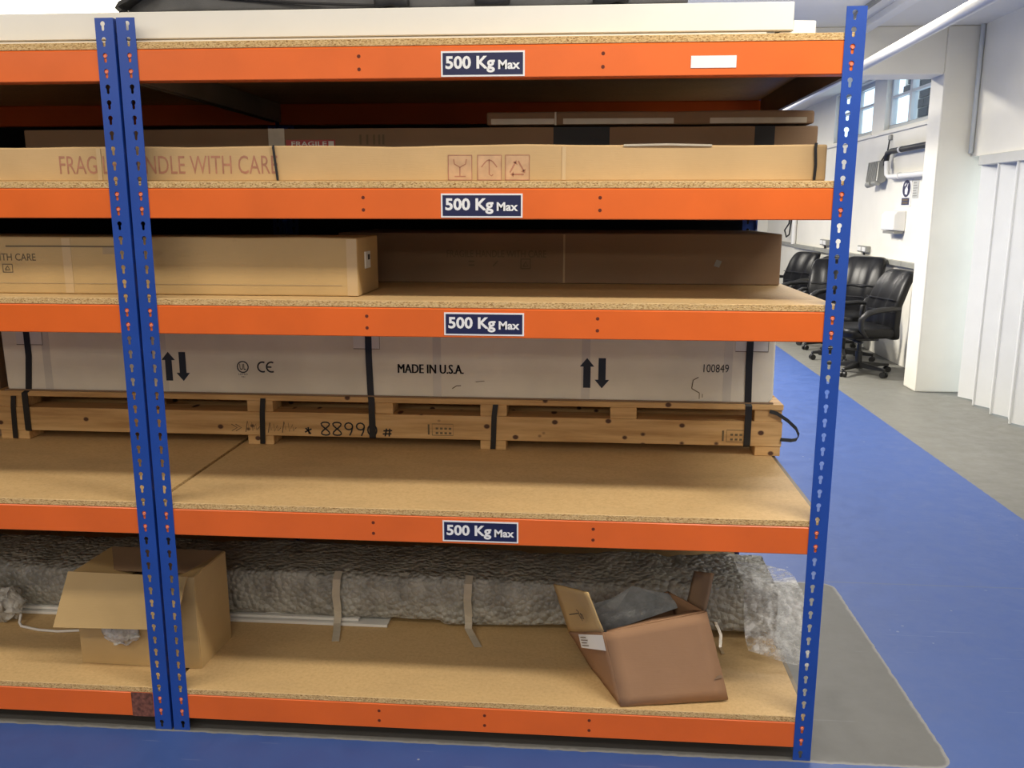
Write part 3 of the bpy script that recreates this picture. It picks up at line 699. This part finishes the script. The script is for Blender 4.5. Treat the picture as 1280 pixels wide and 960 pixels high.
zero = [(.5 + .34 * math.cos(a), .45 + .42 * math.sin(a)) for a in [2 * math.pi * i / 14 for i in range(15)]]
for k, g in enumerate((eight, eight, nine, nine, zero)): stroke(g, .255 + k * .041, .046)
for pts in ([(.0, .3), (.8, .7)], [(.1, .8), (.7, .1)], [(.4, .9), (.5, .1)]): stroke(pts, .205, .030)
for pts in ([(.0, .3), (1.1, .35)], [(.1, .7), (1.2, .75)], [(.5, 1), (.3, 0)], [(.9, 1), (.8, 0)]): stroke(pts, .478, .028)
b.build('handwritten_number', M['ink'], pal)
b = MB(); wv = .003
for x0, w_ in ((-.005, .05), (.075, .045), (.125, .05)):
    stroke([(0, .1), (.15, .9), (.25, .3), (.45, .8), (.5, .2), (.75, .7), (.8, .25), (1, .5)], x0, w_)
for x0 in (-.055, -.04): stroke([(0, .8), (.5, .5), (0, .2)], x0, .04)
b.build('handwritten_scrawl', M['ink_grey'], pal)
for x0 in (.650, 1.640):
    b = MB(); b.ribbon([(x0, .048), (x0 + .072, .048), (x0 + .072, .088), (x0, .088), (x0, .047)], .0018, O, X, Z)
    for r in range(2):
        for k in range(4): b.ribbon([(x0 + .012 + k * .015, .056 + r * .016), (x0 + .021 + k * .015, .056 + r * .016)], .007, O, X, Z)
    b.ribbon([(x0 - .012, .05), (x0 - .012, .086)], .006, O, X, Z)
    b.build('treatment_stamp', M['ink_grey'], pal)
zc = z + .1785
wc = thing('white_carton', (.46, .9, zc), 'long white carton marked MADE IN U.S.A. strapped down on the pallet', 'box')
pts = [(-.868, zc + .285), (-.862, zc + .006), (-.856, zc), (1.768, zc), (1.782, zc + .012), (1.7855, zc + .03), (1.783, zc + .285)]
MB().prism([(a, PY + .004, c) for a, c in pts], (0, .50, 0)).build('body', M['card_white'], wc, bevel=.006, seg=2)
MB().box(-.87, 1.786, PY - .0008, PY + .012, zc - .0004, zc + .004).build('base_edge', M['card_brown'], wc)
O = (0, PY + .0028, 0)
b = MB()
for dx in (-.0012, 0, .0012): b.text('MADE IN U.S.A.', .536 + dx, .759 + dx, .966, .997, O, X, Z, 0, 0)
b.build('country_text', M['ink'], wc)
for x0 in (1.149, -.291):
    b = MB(); w0 = .098
    b.poly([(x0 + .012, .926), (x0 + .036, .926), (x0 + .036, .998), (x0 + .048, .998), (x0 + .024, 1.027), (x0, .998), (x0 + .012, .998)], O, X, Z)
    b.poly([(x0 + .062, 1.027), (x0 + .062, .954), (x0 + .050, .954), (x0 + .074, .925), (x0 + .098, .954), (x0 + .086, .954), (x0 + .086, 1.027)], O, X, Z)
    b.build('upright_arrows', M['ink_blue'], wc)
b = MB()
b.ribbon([(-.004 + .019 * math.cos(a), .978 + .019 * math.sin(a)) for a in [2 * math.pi * i / 24 for i in range(25)]], .004, O, X, Z)
b.text('UL', -.015, .007, .968, .989, O, X, Z, 0, .01).text('LISTED', -.020, .012, .950, .956, O, X, Z).text('94K2', -.010, .003, .941, .946, O, X, Z)
for cx in (.066, .097):
    b.ribbon([(cx + .017 * math.cos(a), .979 + .017 * math.sin(a)) for a in [math.pi * (.36 + 1.28 * i / 14) for i in range(15)]], .0055, O, X, Z)
b.ribbon([(.082, .979), (.097, .979)], .005, O, X, Z)
b.build('approval_marks', M['ink'], wc)
MB().text('100849', 1.555, 1.637, .985, 1.012, O, X, Z, 0, .0).build('serial_number', M['ink'], wc)
b = MB()
b.ribbon([(1.519, .93), (1.523, .958), (1.54, .968)], .003, O, X, Z).ribbon([(1.519, .93), (1.545, .915)], .003, O, X, Z).ribbon([(1.545, .915), (1.545, .895)], .002, O, X, Z).ribbon([(1.555, .912), (1.555, .90)], .002, O, X, Z).ribbon([(.72, .915), (.735, .925), (.75, .926)], .003, O, X, Z).ribbon([(.80, .94), (.83, .943)], .002, O, X, Z)
b.build('scuff_mark', M['ink_grey'], wc)
for x0 in (-.72, -.30, .655, 1.155, 1.620): MB().box(x0, x0 + .028, PY + .0036, PY + .0046, zc + .004, zc + .283).build('tape', M['tape_white'], wc)
for x0, x1, z0 in ((-.81, -.715, 1.045), (.385, .475, 1.047), (1.655, 1.76, 1.056)):
    MB().box(x0, x1, PY + .0022, PY + .0036, z0, 1.12).build('corner_label', M['paper'], wc)
    MB().ribbon([(x0, z0), (x1, z0), (x1, 1.11)], .0022, (0, PY + .0018, 0), X, Z).build('label_edge', M['ink_grey'], wc)
for xa, xb in ((-.770, -.797), (.437, .443), (1.701, 1.707)):
    MB().strap([(xa, PY + .05, zc + .2865), (xa, PY + .004, zc + .2865), (xa, PY + .0015, zc + .280), (xa, PY + .0015, z + .30), ((xa * .5 + xb * .5), PY + .0015, z + .18), (xb, PY - .0035, z + .17), (xb, PY - .0035, z + .038), (xb, PY + .0005, z + .032)], .022, .0025, X).build('strap', M['black'], wc)
carton('brown_carton', 'brown carton at the left frame edge beside the white carton', -1.75, -.915, .66, 1.1, z, z + .36, M['card_brown'], seed=8)
# --- top shelf
z = DECK[0]
tag(MB().box(-1.80, 1.590, .055, .90, z + .0006, z + .0140).box(1.590, 1.609, .056, .90, z + .0006, z + .0140, 1).build('thin_white_box', [M['white_panel'], M['grey_metal']], loc=(0, .4, z), bevel=.001), 'thin flat white box lying directly on the top shelf board', 'box')
tag(MB().box(-1.80, 1.652, .050, .92, z + .0150, z + .081).build('long_white_box', M['white_panel'], loc=(0, .4, z + .0150), bevel=.002), 'long thick white box stacked on the thin one on the top shelf', 'box')
tag(MB().prism([(1.612, .06, z + .0006), (1.622, .06, z + .0138), (1.6535, .06, z + .0138), (1.6535, .06, z + .040), (1.708, .06, z + .0385), (1.708, .06, z + .0006)], (0, .19, 0)).build('foam_block', M['foam'], loc=(1.66, .15, z), bevel=.002), 'small white foam block on the top shelf beside the right post', 'foam')
zb = z + .0815
bag = thing('fabric_bag', (.6, .4, zb), 'dark grey fabric bag with black binding lying on the long white box', 'bag')
def bagf(p):
    h = (p.z + .09) / .18
    q = p.copy(); q.z += .018 * noise.noise(Vector((p.x * 3, p.y * 4, 1))) * h; q.y += .022 * noise.noise(Vector((p.x * 5, 7, p.z * 12))) + .05 * h; return q
pillow(MB(), (.672, .36, zb + .0905), .735, .28, .09, .12, .10, 120, 24, bagf).build('body', M['bag'], bag)
for v in bag.children[0].data.vertices: v.co.z = max(v.co.z, .0008)
MB().strap([(-.040, .075, zb + .002), (-.052, .078, zb + .012), (-.046, .085, zb + .024), (-.032, .09, zb + .032), (.0, .095, zb + .05), (.10, .10, zb + .09)], .05, .010, Y).build('binding', M['bag_dark'], bag)
MB().tube([(.18, .083, zb + .040), (.30, .078, zb + .030), (.42, .074, zb + .020), (.53, .072, zb + .014), (.62, .072, zb + .010)], .0035, 8).build('piping', M['bag_dark'], bag)
for gx, gz in ((.66, .016), (.915, .016), (1.21, .012)):
    pillow(MB(), (gx, .075, zb + gz), .045, .020, .015 if gz > .013 else .011, .6, .6, 24, 12, lambda p: p + Vector((0, 0, max(0, .010 * noise.noise((p + Vector((gx, 0, 0))) * 40))))).build('gathered_strap', M['bag_dark'], bag)
# --- bottom shelf
z = DECK[4]
# bubble-wrapped bundle of white rails
bw = thing('bubble_wrapped_bundle', (.5, .57, z), 'long bundle of white rails in bubble wrap along the bottom shelf', 'bundle')
n = 200; m_ = 28; vs = []; fs = []
x0, x1, y0, y1, h = -1.55, 1.80, .44, .74, .178
for i in range(n + 1):
    x = x0 + (x1 - x0) * i / n
    for j in range(m_):
        a = 2 * math.pi * j / m_; c, s = math.cos(a), math.sin(a)
        e = .28; px = math.copysign(abs(c) ** e, c); pz = math.copysign(abs(s) ** e, s)
        p = Vector((x, (y0 + y1) / 2 + px * (y1 - y0) / 2, z + .016 + (h - .016) * (.5 + .5 * pz)))
        q = Vector((x * 5, p.y * 9, p.z * 9)); k = .010 * noise.noise(q) + .005 * noise.noise(q * 4) + .004 * noise.noise(q * 9)
        p.y -= k * (1 if c < 0 else -1) ; p.z += k * (1.2 if s > 0 else .2)
        if s < 0: p.z -= .014 * max(0, math.sin(x * 3.1 - .6)) * (1 if x > .7 else .1)
        p.z = max(p.z, z + .002); vs.append(p)
    if i < n: fs += [(i * m_ + j, i * m_ + (j + 1) % m_, (i + 1) * m_ + (j + 1) % m_, (i + 1) * m_ + j) for j in range(m_)]
fs += [tuple(range(m_)), tuple(range((n + 1) * m_ - 1, n * m_ - 1, -1))]
MB().add(vs, fs, 0, True).build('bubble_wrap', M['bubble'], bw)
for k in range(3): MB().box(-1.5, .52 - k * .1, .425 + k * .012, .50, z + .0008 + k * .0125, z + .0105 + k * .0125).build('white_rail', M['white_metal'], bw, bevel=.001)
def tape_tail(x, dx): MB().strap([(x - .002, .431, z + .06), (x, .428, z + .030), (x, .415, z + .014), (x + dx * .4, .38, z + .006), (x + dx, .315, z + .003)], .024, .0012, (1, 0.1, 0)).build('tape', M['clear_tape'], bw)
tape_tail(.352, .022); tape_tail(.795, .045)
for x in (.352, .795): MB().strap([(x, .43, z + .05), (x - .004, .428, z + .11), (x, .43, z + .165), (x, .46, z + .182)], .026, .0012, X).build('tape', M['clear_tape'], bw)
# loose film hanging out at the right end
vs = []; fs = []; nu, nv = 26, 22
for i in range(nu + 1):
    u = i / nu
    for j in range(nv + 1):
        v = j / nv
        x = 1.69 + .16 * u + .02 * math.sin(v * 3.2) * u
        prof = [(.74, .15), (.60, .192), (.46, .186), (.40, .12), (.33, .05), (.29, .012)]
        t_ = v * (len(prof) - 1); a = min(int(t_), len(prof) - 2); f = t_ - a
        yy = prof[a][0] * (1 - f) + prof[a + 1][0] * f; zz = prof[a][1] * (1 - f) + prof[a + 1][1] * f
        flare = 1 + .10 * u * math.sin(v * math.pi)
        p = Vector((x, yy - .05 * u * v + .02 * (1 - u) * (v > .5), z + zz * flare + .010 - .035 * u * (1 - v)))
        q = Vector((x * 7, yy * 9, zz * 9)); p += Vector((noise.noise(q), noise.noise(q + Vector((3, 1, 8))), noise.noise(q + Vector((8, 2, 5))))) * .018
        p.z = max(p.z, z + .004); vs.append(p)
for i in range(nu):
    for j in range(nv): fs.append((i * (nv + 1) + j, i * (nv + 1) + j + 1, (i + 1) * (nv + 1) + j + 1, (i + 1) * (nv + 1) + j))
MB().add(vs, fs, 0, True).build('loose_film', M['film'], bw)
MB().strap([(1.60, .418, z + .07), (1.615, .39, z + .04), (1.61, .36, z + .012), (1.615, .33, z + .005)], .010, .0012, (1, .2, 0)).build('tape', M['tape'], bw)
# open carton at left
ob = thing('open_carton', (-.17, .22, z), 'open tan carton with flap hanging over its front behind the left blue posts', 'box')
bl, brr = Vector((-.367, .125, z + .001)), Vector((.012, .118, z + .001)); dv = Vector((.012, .20, 0)); up = Vector((.0, -.006, .300)); th = .005
bl2, br2 = bl + dv, brr + dv
cbx = MB()
cbx.sheet([bl, brr, brr + up, bl + up], th).sheet([bl2, br2, br2 + up, bl2 + up], th).sheet([bl, bl2, bl2 + up, bl + up], th).sheet([brr, br2, br2 + up, brr + up], th).sheet([bl + Vector((0, 0, .003)), brr + Vector((0, 0, .003)), br2 + Vector((0, 0, .003)), bl2 + Vector((0, 0, .003))], th)
cbx.build('body', M['card_gold'], ob)
tl, tr_ = bl + up, brr + up
MB().sheet([tl + Vector((-.012, -.004, .003)), tr_ + Vector((-.018, -.004, .002)), tr_ + Vector((-.045, -.055, -.145)), tl + Vector((-.045, -.055, -.155))], .005).build('front_flap', M['card_gold'], ob)
MB().sheet([tl + dv, tr_ + dv, tr_ + dv + Vector((-.01, -.11, -.03)), tl + dv + Vector((.01, -.11, -.03))], .005).build('back_flap', M['card_brown'], ob)
MB().sheet([tl, tl + dv, tl + dv + Vector((.12, -.01, -.05)), tl + Vector((.12, .01, -.05))], .005).build('side_flap', M['card_gold'], ob)
MB().sheet([tr_, tr_ + dv, tr_ + dv + Vector((-.12, -.01, -.05)), tr_ + Vector((-.12, .01, -.05))], .005).build('side_flap', M['card_gold'], ob)
pillow(MB(), (-.225, .105, z + .125), .055, .018, .05, .8, .9, 30, 22, lambda p: p + Vector((noise.noise(p * 45), noise.noise(p * 50 + Vector((4, 4, 4))) * .8, noise.noise(p * 42 + Vector((9, 1, 1))))) * .016).build('plastic_wrapping', M['crumple'], ob)
MB().box(.0155, .0168, .165, .19, z + .05, z + .105).build('barcode_label', M['paper'], ob)
b = MB()
for k in range(7): b.ribbon([(.168 + k * .0028, z + .065), (.168 + k * .0028, z + .10)], .0012 + .0006 * (k % 2), (.0175, 0, 0), Y, Z)
b.build('barcode_print', M['ink_grey'], ob)
MB().box(.0215, .0230, .268, .284, z + .055, z + .10).build('barcode_label', M['paper'], ob)
# white cable and plastic clump at left
cpts = [(-.722, .36, z + .03), (-.715, .338, z + .012), (-.70, .325, z + .006), (-.63, .307, z + .005), (-.56, .302, z + .005), (-.50, .312, z + .005), (-.42, .33, z + .005)]
tag(MB().tube(cpts, .0045, 8).build('white_cable', M['cable'], loc=(-.6, .31, z)), 'thin white cable curling over the bottom shelf left of the open carton', 'cable')
cl = MB(); pillow(cl, (-.80, .37, z + .058), .075, .05, .056, .9, .9, 34, 26, lambda p: p + Vector((noise.noise(p * 32), noise.noise(p * 35 + Vector((4, 4, 4))), noise.noise(p * 30 + Vector((9, 1, 1))))) * .03)
o = tag(cl.build('plastic_clump', M['crumple'], loc=(-.80, .37, z)), 'crumpled clear plastic clump at the left frame edge on the bottom shelf', 'packaging')
for v in o.data.vertices: v.co.z = max(v.co.z, .001)
# collapsing open carton at right
tb = thing('tilted_carton', (1.4, .15, z), 'open reddish brown carton slumped sideways at the right of the bottom shelf', 'box')
BL, BR, TL, TR = Vector((1.282, .010, z + .003)), Vector((1.586, .062, z + .008)), Vector((1.231, .060, .333)), Vector((1.518, .090, .392))
BLb, BRb, TLb, TRb = Vector((1.195, .235, z + .003)), Vector((1.50, .30, z + .006)), Vector((1.131, .225, .247)), Vector((1.43, .29, .36))
def curved(a, b_, c, d, amt, nn=8, th=.005, mat='card_red', name='panel'):
    """bowed cardboard panel a-b bottom, d-c top"""
    nrm_ = nrm((b_ - a).cross(d - a)); vs = []; fs = []
    for i in range(nn + 1):
        for j in range(nn + 1):
            u, v = i / nn, j / nn
            p = (a * (1 - u) + b_ * u) * (1 - v) + (d * (1 - u) + c * u) * v
            p += nrm_ * amt * math.sin(math.pi * u) * math.sin(math.pi * v) + nrm_ * .002 * noise.noise(p * 22); vs.append(p)
    k = nn + 1; fs = [(i * k + j, (i + 1) * k + j, (i + 1) * k + j + 1, i * k + j + 1) for i in range(nn) for j in range(nn)]
    o = MB().add(vs, fs, 0, True).build(name, M[mat], tb)
    md = o.modifiers.new('th', 'SOLIDIFY'); md.thickness = th; md.offset = 0
    return o
curved(BL, BR, TR, TL, .004, name='front_panel'); curved(BLb, BL, TL, TLb, -.006, name='side_panel'); curved(BR, BRb, TRb, TR, .0, name='side_panel')
curved(BRb, BLb, TLb, TRb, .0, name='back_panel'); curved(BLb + Vector((.01, 0, .002)), BRb, BR + Vector((-.01, .01, .004)), BL + Vector((0, .01, .003)), 0, name='bottom_panel')
curved(TLb + Vector((0, .0, .002)), TL + Vector((-.003, 0, .002)), Vector((1.183, .055, .455)), Vector((1.083, .215, .405)), -.008, name='side_flap', mat='card_gold')
curved(TR + Vector((-.002, .004, 0)), Vector((1.478, .19, .378)), Vector((1.497, .20, .468)), Vector((1.533, .085, .512)), .004, name='side_flap', mat='card_brown')
curved(TL + Vector((.008, .003, 0)), TR + Vector((-.004, .003, 0)), Vector((1.500, .150, .368)), Vector((1.242, .135, .300)), .004, name='front_flap')
b = MB(); fl = [Vector((1.150, .118, .372)), Vector((1.118, .148, .38))]
fo = Vector((1.150, .1165, .372)); fu = nrm(TL - TLb); fv = nrm(Vector((1.183, .055, .455)) - TL); fn = nrm(fu.cross(fv)) * (.011)
o0 = TLb * .42 + TL * .58 + fv * .055
for sgn in (1,):
    q0 = o0 + fn
    b.ribbon([(0, .028), (.008, .022), (.006, .008), (.012, -.010)], .004, q0, fu, fv).ribbon([(.016, .018), (.014, .0), (.022, -.004), (.024, .010), (.016, .014)], .004, q0, fu, fv).ribbon([(-.055, .012), (.004, .016)], .003, q0, fu, fv)
b.build('pen_mark', M['ink'], tb)
lb = [TLb * .66 + TL * .34, TL * .985 + TLb * .015]
dn = nrm(BL - TL); sd = nrm(TL - TLb); on = nrm(sd.cross(-dn)) * .009
a_, b2 = lb[0] + on + dn * .004, lb[1] + on * .6 + dn * .006
MB().add([a_, b2, b2 + dn * .045, a_ + dn * .040], [(0, 1, 2, 3)]).build('address_label', M['paper'], tb)
b = MB()
for k in range(4): b.ribbon([(.01, -.009 - k * .008), (.042 + .008 * (k % 2), -.009 - k * .008)], .0025, a_ + on * .12, sd, -dn)
b.build('label_print', M['ink_grey'], tb)
b = MB()
fx = nrm(BR - BL); fz = nrm(TR - BR); fo = BR + fz * .068 - nrm(fx.cross(fz)) * -.006
b.add([fo + fx * .0, fo + fx * -.028 + fz * -.004, fo + fx * -.012 + fz * .008, fo + fx * -.002 + fz * .010], [(0, 1, 2, 3)])
b.build('tear', M['card_brown'], tb)
ps = tag(MB().sheet([(1.22, .215, .255), (1.46, .262, .33), (1.45, .275, .352), (1.32, .25, .392), (1.20, .232, .318)], .0015)
    .sheet([(1.215, .225, .255), (1.45, .272, .33), (1.44, .282, .356), (1.36, .268, .372), (1.18, .24, .328)], .0015)
    .sheet([(1.23, .205, .255), (1.47, .252, .33), (1.46, .262, .345), (1.40, .25, .352), (1.215, .222, .308)], .0015).build('plastic_sheets', M['sheet'], loc=(1.34, .22, .33)), 'clear grey plastic sheets poking out of the slumped carton', 'packaging')

for o in bpy.data.objects:
    if '_o' in o: del o['_o']
